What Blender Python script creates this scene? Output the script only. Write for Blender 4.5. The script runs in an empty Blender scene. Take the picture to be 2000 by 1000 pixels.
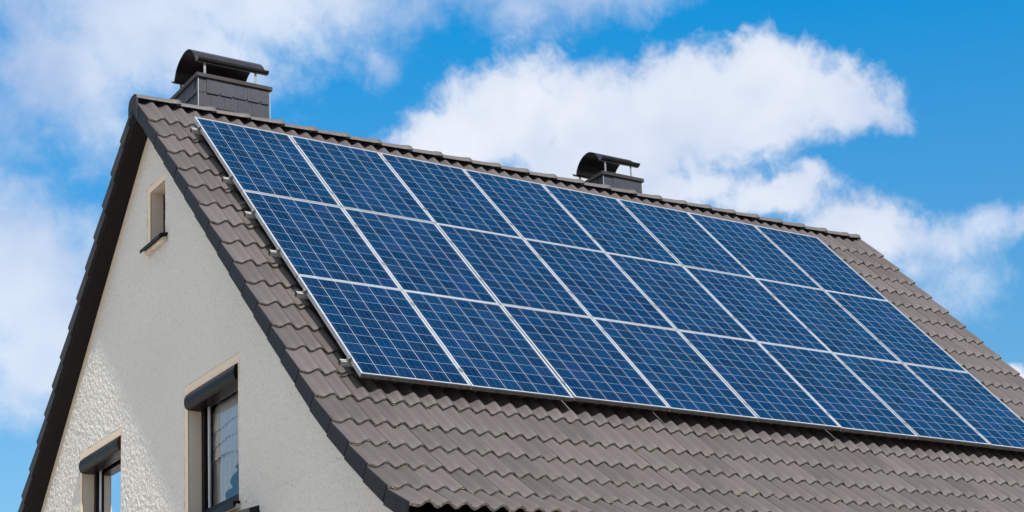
import bpy, bmesh, math, random
import numpy as np
from mathutils import Vector, Matrix, Quaternion
random.seed(7)
R = math.radians
scene = bpy.context.scene
COL = scene.collection
ZO = 8.84                      # height of the panels' upper left corner above the ground

# ------------------------------------------------------------------ camera
cam_d = bpy.data.cameras.new('camera')
cam = bpy.data.objects.new('camera', cam_d); COL.objects.link(cam)
yaw, pitch, roll = 0.9464681, 0.19291346, 0.05519555
f_ = Vector((math.cos(pitch)*math.cos(yaw), math.cos(pitch)*math.sin(yaw), math.sin(pitch)))
r_ = Vector((math.sin(yaw), -math.cos(yaw), 0)); d_ = f_.cross(r_)
r2 = r_*math.cos(roll)+d_*math.sin(roll); d2 = d_*math.cos(roll)-r_*math.sin(roll)
cam.matrix_world = Matrix(((r2.x, -d2.x, -f_.x, -6.1473), (r2.y, -d2.y, -f_.y, -15.9993),
                           (r2.z, -d2.z, -f_.z, -7.2421+ZO), (0, 0, 0, 1)))
cam_d.sensor_width = 36.0
cam_d.lens = 3480.83/2000*36
cam_d.shift_x = -0.14046; cam_d.shift_y = 0.22684
cam_d.clip_start = 0.1; cam_d.clip_end = 5000
scene.camera = cam

# ------------------------------------------------------------------ exposure
scene.view_settings.view_transform = 'Standard'
scene.view_settings.look = 'None'
scene.view_settings.exposure = 0.95
scene.view_settings.gamma = 1.0

scene.cycles.use_denoising = True
scene.cycles.max_bounces = 8
scene.cycles.diffuse_bounces = 4
scene.cycles.caustics_reflective = False
scene.cycles.caustics_refractive = False

# ------------------------------------------------------------------ sun
SUN = Vector((-0.2, -1.84, 1.866)).normalized()
sd = bpy.data.lights.new('sun', 'SUN'); sd.energy = 5.0; sd.angle = R(0.53); sd.color = (1.0, 0.95, 0.88)
so = bpy.data.objects.new('sun', sd); COL.objects.link(so)
so.rotation_euler = SUN.to_track_quat('Z', 'Y').to_euler(); so.location = (-6, -20, 30)

# ------------------------------------------------------------------ sky with clouds
# cumulus banks by azimuth and elevation (degrees): bank, azimuth, elevation, half width, half height, weight
BLOBS=[('A',71.09,25.62,4.54,3.00,1.00), ('A',67.27,26.43,5.04,1.82,1.00), ('A',73.01,24.14,2.35,2.37,1.00),
('A',64.88,26.81,2.86,1.26,0.90), ('A',68.13,24.58,2.86,1.34,0.90), ('A',72.04,22.25,2.18,1.74,0.62),
('A',74.70,22.22,1.51,1.74,0.55), ('A',72.19,21.18,1.51,0.79,0.45), ('A',74.78,17.83,3.19,2.84,1.10),
('A',74.14,15.75,2.77,2.27,1.05), ('A',73.27,19.2,2.18,1.1,0.6), ('A',74.96,19.2,2.18,1.2,0.6),
('A',57.20,26.58,4.54,1.19,1.00), ('A',57.95,25.76,2.18,1.03,0.80), ('A',60.72,26.56,2.02,0.63,0.70),
('A',62.95,24.79,0.64,0.79,0.50), ('A',61.96,26.25,1.34,0.63,0.40), ('W',60.20,22.14,3.02,1.19,1.00),
('W',58.26,22.81,2.86,1.66,1.00), ('W',55.48,22.71,3.53,1.82,1.00), ('W',52.20,23.05,3.95,1.60,1.00),
('W',49.60,23.75,2.10,1.00,1.00), ('W',48.11,23.02,2.86,1.34,1.00), ('W',50.60,22.43,4.03,1.34,1.00),
('W',54.50,21.56,4.37,1.74,1.00), ('W',46.42,22.52,1.60,0.76,0.80), ('W',46.90,23.93,0.81,0.55,0.60),
('W',52.48,20.49,3.19,0.87,0.90), ('W',49.57,19.97,2.02,0.71,0.90), ('W',46.58,18.75,2.18,0.95,0.90),
('W',47.93,19.03,1.68,0.79,0.60), ('A',44.61,18.07,2.52,0.95,0.85), ('A',42.75,18.27,2.18,0.71,0.85),
('A',44.23,16.54,1.85,1.26,0.62), ('W',42.03,13.85,1.18,0.55,1.00), ('A',41.25,18.33,1.34,0.63,0.75)]

def sky():
    w = bpy.data.worlds.new('World'); scene.world = w; w.use_nodes = True
    nt = w.node_tree; nt.nodes.clear(); L = nt.links.new
    def N(t, **k):
        n = nt.nodes.new(t)
        for a, b in k.items(): setattr(n, a, b)
        return n
    def val(n, i, v):
        if isinstance(v, (int, float)): n.inputs[i].default_value = v
        else: L(v, n.inputs[i])
    def M(op, a, b=0.0, c=0.0, clamp=False):
        n = N('ShaderNodeMath', operation=op, use_clamp=clamp)
        val(n, 0, a); val(n, 1, b); val(n, 2, c)
        return n.outputs[0]
    def V(op, a, b=None, s=None):
        n = N('ShaderNodeVectorMath', operation=op)
        for i, v in ((0, a), (1, b)):
            if v is None: continue
            if isinstance(v, tuple): n.inputs[i].default_value = v
            else: L(v, n.inputs[i])
        if s is not None: val(n, 3, s)
        return n
    tc = N('ShaderNodeTexCoord').outputs['Generated']
    nrm = V('NORMALIZE', tc).outputs[0]
    def noise(scale, detail, rough, vec, w=0.0, dist=0.0):
        n = N('ShaderNodeTexNoise', noise_dimensions='3D')
        n.inputs['Scale'].default_value = scale; n.inputs['Detail'].default_value = detail
        n.inputs['Roughness'].default_value = rough; n.inputs['Distortion'].default_value = dist
        L(V('ADD', vec, (w, w*.7, -w*.4)).outputs[0], n.inputs['Vector']); return n
    sep = N('ShaderNodeSeparateXYZ'); L(nrm, sep.inputs[0])
    az = M('MULTIPLY', M('ARCTAN2', sep.outputs[1], sep.outputs[0]), 57.29578)
    el = M('MULTIPLY', M('ARCSINE', sep.outputs[2]), 57.29578)
    cb = N('ShaderNodeCombineXYZ'); L(az, cb.inputs[0]); L(el, cb.inputs[1])
    # curl the outlines: large soft warp and small billows
    w1 = V('SUBTRACT', noise(9, 2, .5, nrm, 1.3).outputs['Color'], (.5, .5, .5)).outputs[0]
    w2 = V('SUBTRACT', noise(38, 3, .6, nrm, 4.1).outputs['Color'], (.5, .5, .5)).outputs[0]
    p = V('ADD', cb.outputs[0], V('MULTIPLY', w1, (2.6, 2.6, 0)).outputs[0]).outputs[0]
    p = V('ADD', p, V('MULTIPLY', w2, (1.5, 1.5, 0)).outputs[0]).outputs[0]
    fields = {}
    for g in ('A', 'W'):
        cur = None
        for (gg, a, e, ra, re, wt) in BLOBS:
            if gg != g: continue
            q = V('SUBTRACT', p, (a, e, 0)).outputs[0]
            ln = V('LENGTH', V('MULTIPLY', q, (1/ra, 1/re, 0)).outputs[0]).outputs['Value']
            t = M('MULTIPLY', M('SUBTRACT', 1.28, ln), wt)
            t = M('MINIMUM', t, wt)
            cur = t if cur is None else M('SMOOTH_MAX', cur, t, 0.25)
        fields[g] = M('MAXIMUM', cur, -1.0)
    n1 = noise(22, 7, .62, nrm, 2.2, .3).outputs['Fac']
    n2 = noise(75, 5, .62, nrm, 5.2, .6).outputs['Fac']
    turb = M('ADD', M('MULTIPLY', M('SUBTRACT', n1, .5), 1.15), M('MULTIPLY', M('SUBTRACT', n2, .5), .62))
    def cover(fld, lo, hi, k):
        n = N('ShaderNodeMapRange', interpolation_type='SMOOTHSTEP')
        L(M('ADD', fld, M('MULTIPLY', turb, k)), n.inputs['Value'])
        n.inputs['From Min'].default_value = lo; n.inputs['From Max'].default_value = hi
        return n.outputs['Result']
    cW = cover(fields['W'], .02, .68, 1.08)
    cA = cover(fields['A'], -.02, 1.08, .95)
    st = N('ShaderNodeTexSky', sky_type='NISHITA')
    st.sun_disc = False
    st.sun_elevation = math.asin(SUN.z); st.sun_rotation = math.atan2(SUN.x, SUN.y)
    st.altitude = 200; st.air_density = 1.0; st.dust_density = 0.35; st.ozone_density = 3.0
    hs = N('ShaderNodeHueSaturation'); L(st.outputs[0], hs.inputs['Color'])
    hs.inputs['Hue'].default_value = 0.488; hs.inputs['Saturation'].default_value = 1.33; hs.inputs['Value'].default_value = 1.0
    def mix(fac, a, b):
        n = N('ShaderNodeMix', data_type='RGBA')
        val(n, 0, fac)
        for i, v in ((6, a), (7, b)):
            if isinstance(v, tuple): n.inputs[i].default_value = (*v, 1)
            else: L(v, n.inputs[i])
        return n.outputs[2]
    hz = N('ShaderNodeMapRange'); L(el, hz.inputs['Value'])
    hz.inputs['From Min'].default_value = 8; hz.inputs['From Max'].default_value = 26; hz.inputs['To Min'].default_value = .62; hz.inputs['To Max'].default_value = 1.10
    sg = N('ShaderNodeMapRange'); L(el, sg.inputs['Value'])
    sg.inputs['From Min'].default_value = 12; sg.inputs['From Max'].default_value = 26; sg.inputs['To Min'].default_value = 1.25; sg.inputs['To Max'].default_value = 1.44
    L(sg.outputs[0], hs.inputs['Saturation'])
    blue = V('SCALE', hs.outputs[0], None, hz.outputs[0]).outputs[0]
    K = 6.0
    den = N('ShaderNodeMapRange'); L(M('ADD', M('MULTIPLY', noise(14, 3, .55, nrm, 9.0).outputs['Fac'], 1.0), M('MULTIPLY', fields['W'], .25)), den.inputs['Value'])
    den.inputs['From Min'].default_value = .38; den.inputs['From Max'].default_value = .85
    white = mix(den.outputs[0], (.50*K, .59*K, .77*K), (.77*K, .81*K, .89*K))
    denA = N('ShaderNodeMapRange'); L(noise(10, 3, .55, nrm, 6.0).outputs['Fac'], denA.inputs['Value'])
    denA.inputs['From Min'].default_value = .35; denA.inputs['From Max'].default_value = .65
    grey = mix(denA.outputs[0], (.40*K, .52*K, .75*K), (.68*K, .755*K, .88*K))
    c = mix(M('MULTIPLY', cA, .95), blue, grey)
    c = mix(M('MULTIPLY', cW, .97), c, white)
    # unseen clouds added elsewhere for white fill, brighter towards the sun
    far = V('LENGTH', V('MULTIPLY', V('SUBTRACT', cb.outputs[0], (58.5, 19, 0)).outputs[0], (1/24, 1/15, 0)).outputs[0]).outputs['Value']
    gm = N('ShaderNodeMapRange', interpolation_type='SMOOTHSTEP'); L(M('SUBTRACT', M('ADD', noise(2.3, 4, .6, nrm, 3.3).outputs['Fac'], M('MULTIPLY', M('MINIMUM', far, 1.6), .25)), .4), gm.inputs['Value'])
    gm.inputs['From Min'].default_value = .24; gm.inputs['From Max'].default_value = .55
    out_ = N('ShaderNodeMapRange'); L(far, out_.inputs['Value']); out_.inputs['From Min'].default_value = 1.0; out_.inputs['From Max'].default_value = 1.5
    gap = V('LENGTH', V('MULTIPLY', V('SUBTRACT', cb.outputs[0], (20, 54, 0)).outputs[0], (1/42, 1/24, 0)).outputs[0]).outputs['Value']
    gp = N('ShaderNodeMapRange'); L(gap, gp.inputs['Value']); gp.inputs['From Min'].default_value = .75; gp.inputs['From Max'].default_value = 1.25
    gap2 = V('LENGTH', V('MULTIPLY', V('SUBTRACT', cb.outputs[0], (126, 14, 0)).outputs[0], (1/22, 1/20, 0)).outputs[0]).outputs['Value']
    gp2 = N('ShaderNodeMapRange'); L(gap2, gp2.inputs['Value']); gp2.inputs['From Min'].default_value = .8; gp2.inputs['From Max'].default_value = 1.3
    gap3 = V('LENGTH', V('MULTIPLY', V('SUBTRACT', cb.outputs[0], (-75, 25, 0)).outputs[0], (1/75, 1/55, 0)).outputs[0]).outputs['Value']  # clear patch added on the sun side to deepen the shadows
    gp3 = N('ShaderNodeMapRange'); L(gap3, gp3.inputs['Value']); gp3.inputs['From Min'].default_value = .8; gp3.inputs['From Max'].default_value = 1.25; gp3.inputs['To Min'].default_value = .15
    glow = M('ADD', 1.22, M('MULTIPLY', M('MAXIMUM', V('DOT_PRODUCT', nrm, tuple(SUN)).outputs['Value'], 0.0), .35))
    gcol = V('SCALE', N('ShaderNodeRGB').outputs[0], None, glow)
    gcol.inputs[0].links[0].from_node.outputs[0].default_value = (.88*K, .87*K, .85*K, 1)
    c = mix(M('MULTIPLY', gm.outputs[0], M('MULTIPLY', out_.outputs[0], M('MULTIPLY', gp.outputs[0], M('MULTIPLY', gp3.outputs[0], gp2.outputs[0])))), c, gcol.outputs[0])
    bg = N('ShaderNodeBackground'); L(c, bg.inputs['Color']); bg.inputs['Strength'].default_value = 0.095
    out = N('ShaderNodeOutputWorld'); L(bg.outputs[0], out.inputs['Surface'])
sky()

# ------------------------------------------------------------------ materials
def material(name, base, rough=.7, metal=0.0, spec=.5, build=None):
    m = bpy.data.materials.new(name); m.use_nodes = True
    nt = m.node_tree; b = nt.nodes['Principled BSDF']
    b.inputs['Base Color'].default_value = (*base, 1); b.inputs['Roughness'].default_value = rough
    b.inputs['Metallic'].default_value = metal; b.inputs['Specular IOR Level'].default_value = spec
    if build: build(nt, b)
    return m

class NT:
    """short node writing"""
    def __init__(s, nt): s.nt = nt; s.tc = None
    def n(s, t, **k):
        n = s.nt.nodes.new(t)
        for a, b in k.items(): setattr(n, a, b)
        return n
    def put(s, sock, v):
        if isinstance(v, (int, float)): sock.default_value = v
        elif isinstance(v, tuple): sock.default_value = (*v, 1) if len(v) == 3 and sock.type == 'RGBA' else v
        else: s.nt.links.new(v, sock)
    def obj(s):
        if s.tc is None: s.tc = s.n('ShaderNodeTexCoord')
        return s.tc.outputs['Object']
    def noise(s, scale, detail=4, rough=.55, vec=None):
        n = s.n('ShaderNodeTexNoise'); s.put(n.inputs['Vector'], vec or s.obj())
        n.inputs['Scale'].default_value = scale; n.inputs['Detail'].default_value = detail; n.inputs['Roughness'].default_value = rough
        return n.outputs['Fac']
    def math(s, op, a, b=0.0, c=0.0):
        n = s.n('ShaderNodeMath', operation=op); s.put(n.inputs[0], a); s.put(n.inputs[1], b); s.put(n.inputs[2], c)
        return n.outputs[0]
    def ramp(s, v, lo, hi, a=0.0, b=1.0, smooth=False):
        n = s.n('ShaderNodeMapRange'); s.put(n.inputs['Value'], v)
        if smooth: n.interpolation_type = 'SMOOTHSTEP'
        n.inputs['From Min'].default_value = lo; n.inputs['From Max'].default_value = hi
        n.inputs['To Min'].default_value = a; n.inputs['To Max'].default_value = b
        return n.outputs['Result']
    def mix(s, f, a, b):
        n = s.n('ShaderNodeMix', data_type='RGBA'); s.put(n.inputs[0], f); s.put(n.inputs[6], a); s.put(n.inputs[7], b)
        return n.outputs[2]
    def scale(s, vec, k):
        n = s.n('ShaderNodeVectorMath', operation='MULTIPLY'); s.put(n.inputs[0], vec); n.inputs[1].default_value = k
        return n.outputs[0]
    def bump(s, h, dist, strength=1.0):
        n = s.n('ShaderNodeBump'); s.put(n.inputs['Height'], h); n.inputs['Distance'].default_value = dist
        n.inputs['Strength'].default_value = strength
        return n.outputs[0]
    def attr(s, name):
        n = s.n('ShaderNodeAttribute'); n.attribute_name = name
        return n.outputs['Fac']

def b_tile(nt, b):
    k = NT(nt)
    tone = k.attr('tone'); edge = k.attr('edge')
    big = k.ramp(k.noise(1.3, 5, .6), .3, .7); fine = k.ramp(k.noise(60, 6, .7), .25, .75)
    streak = k.ramp(k.noise(1.0, 5, .6, k.scale(k.obj(), (9.0, 1.0, 1.0))), .3, .7)
    c = k.mix(tone, (.0370, .0295, .0285), (.0700, .0570, .0560))
    c = k.mix(k.math('MULTIPLY', big, .35), c, (0.06248, 0.056, 0.05434))
    c = k.mix(k.math('MULTIPLY', streak, .25), c, (0.03976, 0.0336, 0.03289))
    c = k.mix(k.math('MULTIPLY', fine, .22), c, (0.03408, 0.0294, 0.03003))
    lich = k.ramp(k.noise(110, 3, .6), .70, .76)
    c = k.mix(k.math('MULTIPLY', lich, .5), c, (0.213, 0.196, 0.1573))
    dirt = k.mix(k.ramp(k.noise(31.95, 2.8, 0.5005), .35, .65), (0.02485, 0.021, 0.01716), (0.07455, 0.0644, 0.05434))
    c = k.mix(k.math('MULTIPLY', edge, .8), c, dirt)
    k.put(b.inputs['Base Color'], c)
    k.put(b.inputs['Roughness'], k.ramp(fine, 0, 1, .55, .8))
    k.put(b.inputs['Normal'], k.bump(k.noise(260, 4, .7), .0012, .5))
def b_dark(base, hi, sc=30, rough=(.45, .7), bd=.0006):
    def f(nt, b):
        k = NT(nt); a = k.ramp(k.noise(sc, 5, .65), .3, .7); g = k.ramp(k.noise(sc*.07, 4, .6), .3, .7)
        k.put(b.inputs['Base Color'], k.mix(k.math('MULTIPLY', k.math('ADD', a, g), .5), base, hi))
        k.put(b.inputs['Roughness'], k.ramp(a, 0, 1, rough[0], rough[1]))
        k.put(b.inputs['Normal'], k.bump(k.noise(sc*6, 4, .6), bd, .6))
    return f
def b_stucco(nt, b):
    k = NT(nt)
    v = k.n('ShaderNodeTexVoronoi', feature='SMOOTH_F1'); v.inputs['Scale'].default_value = 42; v.inputs['Smoothness'].default_value = .6
    wv = k.n('ShaderNodeVectorMath', operation='ADD'); k.put(wv.inputs[0], k.obj())
    nn = k.n('ShaderNodeTexNoise'); nn.inputs['Scale'].default_value = 25; nn.inputs['Detail'].default_value = 3; k.put(nn.inputs['Vector'], k.obj())
    k.put(wv.inputs[1], k.scale(nn.outputs['Color'], (.03, .03, .03)))
    k.put(v.inputs['Vector'], wv.outputs[0])
    h = k.math('ADD', k.math('MULTIPLY', k.math('SUBTRACT', 1.0, v.outputs['Distance']), .8), k.math('MULTIPLY', k.noise(60, 4, .65), 1.0))
    h = k.math('ADD', h, k.math('MULTIPLY', k.noise(28, 3, .6), .7))
    pit_shade = k.ramp(k.noise(70, 2, .5), .62, .68)  # shade of small pits painted into the colour as dark specks
    c = k.mix(k.ramp(k.noise(.8, 5, .6), .3, .7), (.525, .502, .468), (.565, .545, .512))
    c = k.mix(k.math('MULTIPLY', k.ramp(k.noise(90, 3, .6), .3, .7), .25), c, (.42, .40, .37))
    c = k.mix(k.math('MULTIPLY', pit_shade, .6), c, (.25, .235, .215))
    k.put(b.inputs['Base Color'], c)
    k.put(b.inputs['Normal'], k.bump(h, .010, .8))
def b_paint(base, hi):
    def f(nt, b):
        k = NT(nt)
        k.put(b.inputs['Base Color'], k.mix(k.ramp(k.noise(5, 6, .65), .3, .7), base, hi))
        k.put(b.inputs['Normal'], k.bump(k.noise(180, 4, .6), .001, .5))
    return f
def b_alu(nt, b):
    k = NT(nt)
    c = k.mix(k.ramp(k.noise(10.36, 3.7, 0.518), .35, .65), (0.259, 0.2701, 0.2886), (0.3256, 0.3367, 0.3552))
    grime = k.mix(k.ramp(k.noise(37, 3.7, 0.518), .3, .7), (0.0518, 0.04292, 0.03478), (0.1258, 0.1073, 0.0888))
    k.put(b.inputs['Base Color'], k.mix(k.math('MULTIPLY', k.attr('grime'), .95), c, grime))
    k.put(b.inputs['Roughness'], k.ramp(k.noise(40, 3), .3, .7, .35, .55))
PW_, PH_ = 0.998, 1.6556          # one panel
def b_cells(nt, b):
    k = NT(nt)
    sx = k.n('ShaderNodeSeparateXYZ'); k.put(sx.inputs[0], k.obj())
    mx, my = .018, .018
    px = (PW_-2*mx)/6; py = (PH_-2*my)/10
    u = k.math('DIVIDE', k.math('SUBTRACT', sx.outputs[0], mx), px)
    v = k.math('DIVIDE', k.math('SUBTRACT', k.math('MULTIPLY', sx.outputs[1], -1.0), my), py)
    fu = k.math('FRACT', u); fv = k.math('FRACT', v)
    du = k.math('MULTIPLY', k.math('ABSOLUTE', k.math('SUBTRACT', fu, .5)), px)
    dv = k.math('MULTIPLY', k.math('ABSOLUTE', k.math('SUBTRACT', fv, .5)), py)
    gap = k.math('MAXIMUM', k.math('GREATER_THAN', du, px/2-.0022), k.math('GREATER_THAN', dv, py/2-.0015))
    out = k.math('MAXIMUM', k.math('MAXIMUM', k.math('LESS_THAN', u, 0.0), k.math('GREATER_THAN', u, 6.0)),
                 k.math('MAXIMUM', k.math('LESS_THAN', v, 0.0), k.math('GREATER_THAN', v, 10.0)))
    gap = k.math('MAXIMUM', gap, out)
    bus = k.math('LESS_THAN', k.math('ABSOLUTE', k.math('SUBTRACT', k.math('FRACT', k.math('MULTIPLY', fu, 3.0)), .5)), .022)
    oi = k.n('ShaderNodeObjectInfo')
    cb = k.n('ShaderNodeCombineXYZ'); k.put(cb.inputs[0], k.math('FLOOR', u)); k.put(cb.inputs[1], k.math('FLOOR', v)); k.put(cb.inputs[2], k.math('MULTIPLY', oi.outputs['Random'], 97.0))
    wn = k.n('ShaderNodeTexWhiteNoise', noise_dimensions='3D'); k.put(wn.inputs['Vector'], cb.outputs[0])
    rnd = wn.outputs['Value']
    off = k.n('ShaderNodeVectorMath', operation='ADD'); k.put(off.inputs[0], k.obj()); k.put(off.inputs[1], wn.outputs['Color'])
    vo = k.n('ShaderNodeTexVoronoi'); vo.inputs['Scale'].default_value = 34; k.put(vo.inputs['Vector'], k.scale(off.outputs[0], (1, 1, 1)))
    cs = k.n('ShaderNodeSeparateColor'); k.put(cs.inputs[0], vo.outputs['Color'])
    c = k.mix(rnd, (.00022, .0034, .0128), (.0006, .0130, .0405))
    c = k.mix(k.math('MULTIPLY', cs.outputs[0], .45), c, (0.00111, 0.01924, 0.05624))
    c = k.mix(k.math('MULTIPLY', k.math('GREATER_THAN', wn.outputs['Value'], .93), .3), c, (0.00888, 0.01036, 0.04588))
    c = k.mix(k.math('MULTIPLY', bus, .18), c, (0.185, 0.2812, 0.4292))
    c = k.mix(k.math('MULTIPLY', k.ramp(oi.outputs['Random'], 0, 1, 0, .30), k.math('SUBTRACT', 1.0, gap)), c, (0.000444, 0.00592, 0.0296))
    c = k.mix(gap, c, (.225, .245, .28))
    dust = k.ramp(k.noise(3.5, 6, .65), .35, .8, 0, .02)
    c = k.mix(dust, c, (0.259, 0.2664, 0.2812))
    k.put(b.inputs['Base Color'], c)
    k.put(b.inputs['Roughness'], k.ramp(k.noise(6, 4), .3, .7, .10, .17))
    b.inputs['IOR'].default_value = 1.33
def b_glass(nt, b):
    k = NT(nt)
    nt.nodes.remove(b)
    tr = k.n('ShaderNodeBsdfTransparent'); tr.inputs['Color'].default_value = (.93, .95, .95, 1)
    gl = k.n('ShaderNodeBsdfGlossy'); gl.inputs['Roughness'].default_value = .0; gl.inputs['Color'].default_value = (.95, .97, 1, 1)
    k.put(gl.inputs['Normal'], k.bump(k.noise(2.2, 2, .4), .010, .35))
    fr = k.n('ShaderNodeFresnel'); fr.inputs['IOR'].default_value = 1.85
    mx = k.n('ShaderNodeMixShader'); k.put(mx.inputs[0], fr.outputs[0]); k.put(mx.inputs[1], tr.outputs[0]); k.put(mx.inputs[2], gl.outputs[0])
    k.put(nt.nodes['Material Output'].inputs['Surface'], mx.outputs[0])
def b_cloth(nt, b):
    k = NT(nt)
    k.put(b.inputs['Base Color'], k.mix(k.ramp(k.noise(20, 4), .3, .7), (.86, .86, .84), (.92, .92, .90)))
def b_ground(nt, b):
    k = NT(nt)
    c = k.mix(k.ramp(k.noise(.25, 6, .6), .35, .65), (.44, .415, .38), (.50, .475, .435))
    c = k.mix(k.ramp(k.noise(30, 5, .7), .3, .7), c, (.30, .285, .26))
    k.put(b.inputs['Base Color'], c); k.put(b.inputs['Normal'], k.bump(k.noise(40, 5, .7), .03, .8))
def b_paving(nt, b):
    k = NT(nt)
    br = k.n('ShaderNodeTexBrick'); k.put(br.inputs['Vector'], k.obj()); br.inputs['Scale'].default_value = 2.5
    br.inputs['Color1'].default_value = (.30, .28, .26, 1); br.inputs['Color2'].default_value = (.36, .34, .31, 1); br.inputs['Mortar'].default_value = (.12, .11, .10, 1)
    br.inputs['Mortar Size'].default_value = .012
    k.put(b.inputs['Base Color'], k.mix(k.ramp(k.noise(9, 5), .3, .7, 0, .4), br.outputs['Color'], (.22, .21, .19)))
def b_moss(nt, b):
    k = NT(nt)
    t = k.attr('tone')
    c = k.mix(k.ramp(t, 0, .55), (0.0525, 0.04125, 0.02625), (0.15, 0.1237, 0.06375))
    c = k.mix(k.ramp(t, .8, 1.0), c, (0.27, 0.2475, 0.195))
    k.put(b.inputs['Base Color'], c)

M_TILE = material('concrete_tile', (.16, .14, .13), .65, build=b_tile, spec=.4)
M_VERGE = material('verge_anthracite', (.03, .03, .035), .55, build=b_dark((0.00456, 0.00456, 0.00722), (0.00836, 0.00798, 0.01102), 40, (.5, .75)), spec=.22)
M_VERGE_REAR = material('verge_rear', (.02, .018, .018), .55, build=b_dark((.013, .0115, .012), (.026, .023, .0235), 30, (.5, .75)), spec=.25)  # lighter tone than the front verge
M_RIDGE = material('ridge_tile', (.16, .14, .13), .65, build=b_dark((0.040, 0.0335, 0.0325), (0.060, 0.0515, 0.0505), 22, (.55, .8), .001))
M_SOFFIT = material('dark_brown_board', (.02, .016, .017), .6, build=b_dark((.0050, .0030, .0030), (.0105, .0066, .0066), 9, (.5, .75)), spec=.2)
M_STUCCO = material('roughcast', (.6, .58, .55), .95, build=b_stucco, spec=.03)
M_TRIM = material('beige_paint', (.6, .5, .4), .8, build=b_paint((.55, .445, .345), (.61, .50, .395)), spec=.3)
M_ALU = material('aluminium', (.75, .75, .77), .45, .25, build=b_alu)
M_RAIL = material('rail_aluminium', (.45, .45, .45), .5, .3, build=b_dark((0.2736, 0.2736, 0.2736), (0.3648, 0.3648, 0.3572), 20, (.4, .6)))
M_CELL = material('solar_cells', (.01, .05, .18), .12, build=b_cells)
M_SLATE = material('slate', (.06, .06, .07), .5, spec=.22, build=b_dark((0.01748, 0.01786, 0.02432), (0.0342, 0.03458, 0.04332), 28, (.4, .62), .0014))
M_COWL = material('dark_sheet_metal', (.05, .045, .045), .4, .3, build=b_dark((0.0114, 0.00912, 0.0095), (0.01976, 0.01634, 0.01672), 12, (.32, .5)))
M_CAP = material('brown_sheet_metal', (.09, .08, .08), .5, .1, .2, build=b_dark((0.02052, 0.01672, 0.01672), (0.03192, 0.0266, 0.0266), 14, (.45, .6)))
M_STEEL = material('galvanised_steel', (.55, .55, .55), .4, .6, build=b_dark((0.152, 0.152, 0.152), (0.2432, 0.2432, 0.2432), 30, (.35, .5)))
M_FRAME = material('dark_brown_frame', (.02, .015, .015), .35, spec=.07, build=b_dark((0.0038, 0.00228, 0.00228), (0.00684, 0.00456, 0.00456), 10, (.25, .35), .0002))
M_SHUT = material('shutter_box_brown', (.04, .028, .026), .3, spec=.07, build=b_dark((0.0042, 0.0020, 0.0017), (0.0068, 0.0037, 0.0033), 8, (.30, .38), .0002))
M_GLASS = material('window_glass', (1, 1, 1), 0, build=b_glass)
M_CLOTH = material('net_curtain', (.8, .8, .78), .9, build=b_cloth, spec=.1)
M_TAN = material('tan_curtain', (.4, .28, .19), .9, build=b_paint((.36, .25, .17), (.44, .32, .22)), spec=.1)
M_WHITE = material('white_plastic', (.75, .75, .76), .4, build=b_paint((.70, .70, .72), (.78, .78, .80)))
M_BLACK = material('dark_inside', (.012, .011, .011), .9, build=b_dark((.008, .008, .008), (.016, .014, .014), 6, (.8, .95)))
M_MORTAR = material('sill_mortar', (.5, .43, .34), .9, build=b_paint((.42, .35, .27), (.55, .48, .39)))
M_MOSS = material('moss', (.15, .12, .07), .95, build=b_moss, spec=.1)
M_GRASS = material('gravel', (.1, .12, .05), .95, build=b_ground, spec=.1)
M_PAVE = material('paving', (.32, .3, .28), .9, build=b_paving, spec=.2)
M_ROOM = material('room_plaster', (.35, .32, .29), .9, build=b_paint((.55, .52, .48), (.65, .62, .58)))

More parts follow.
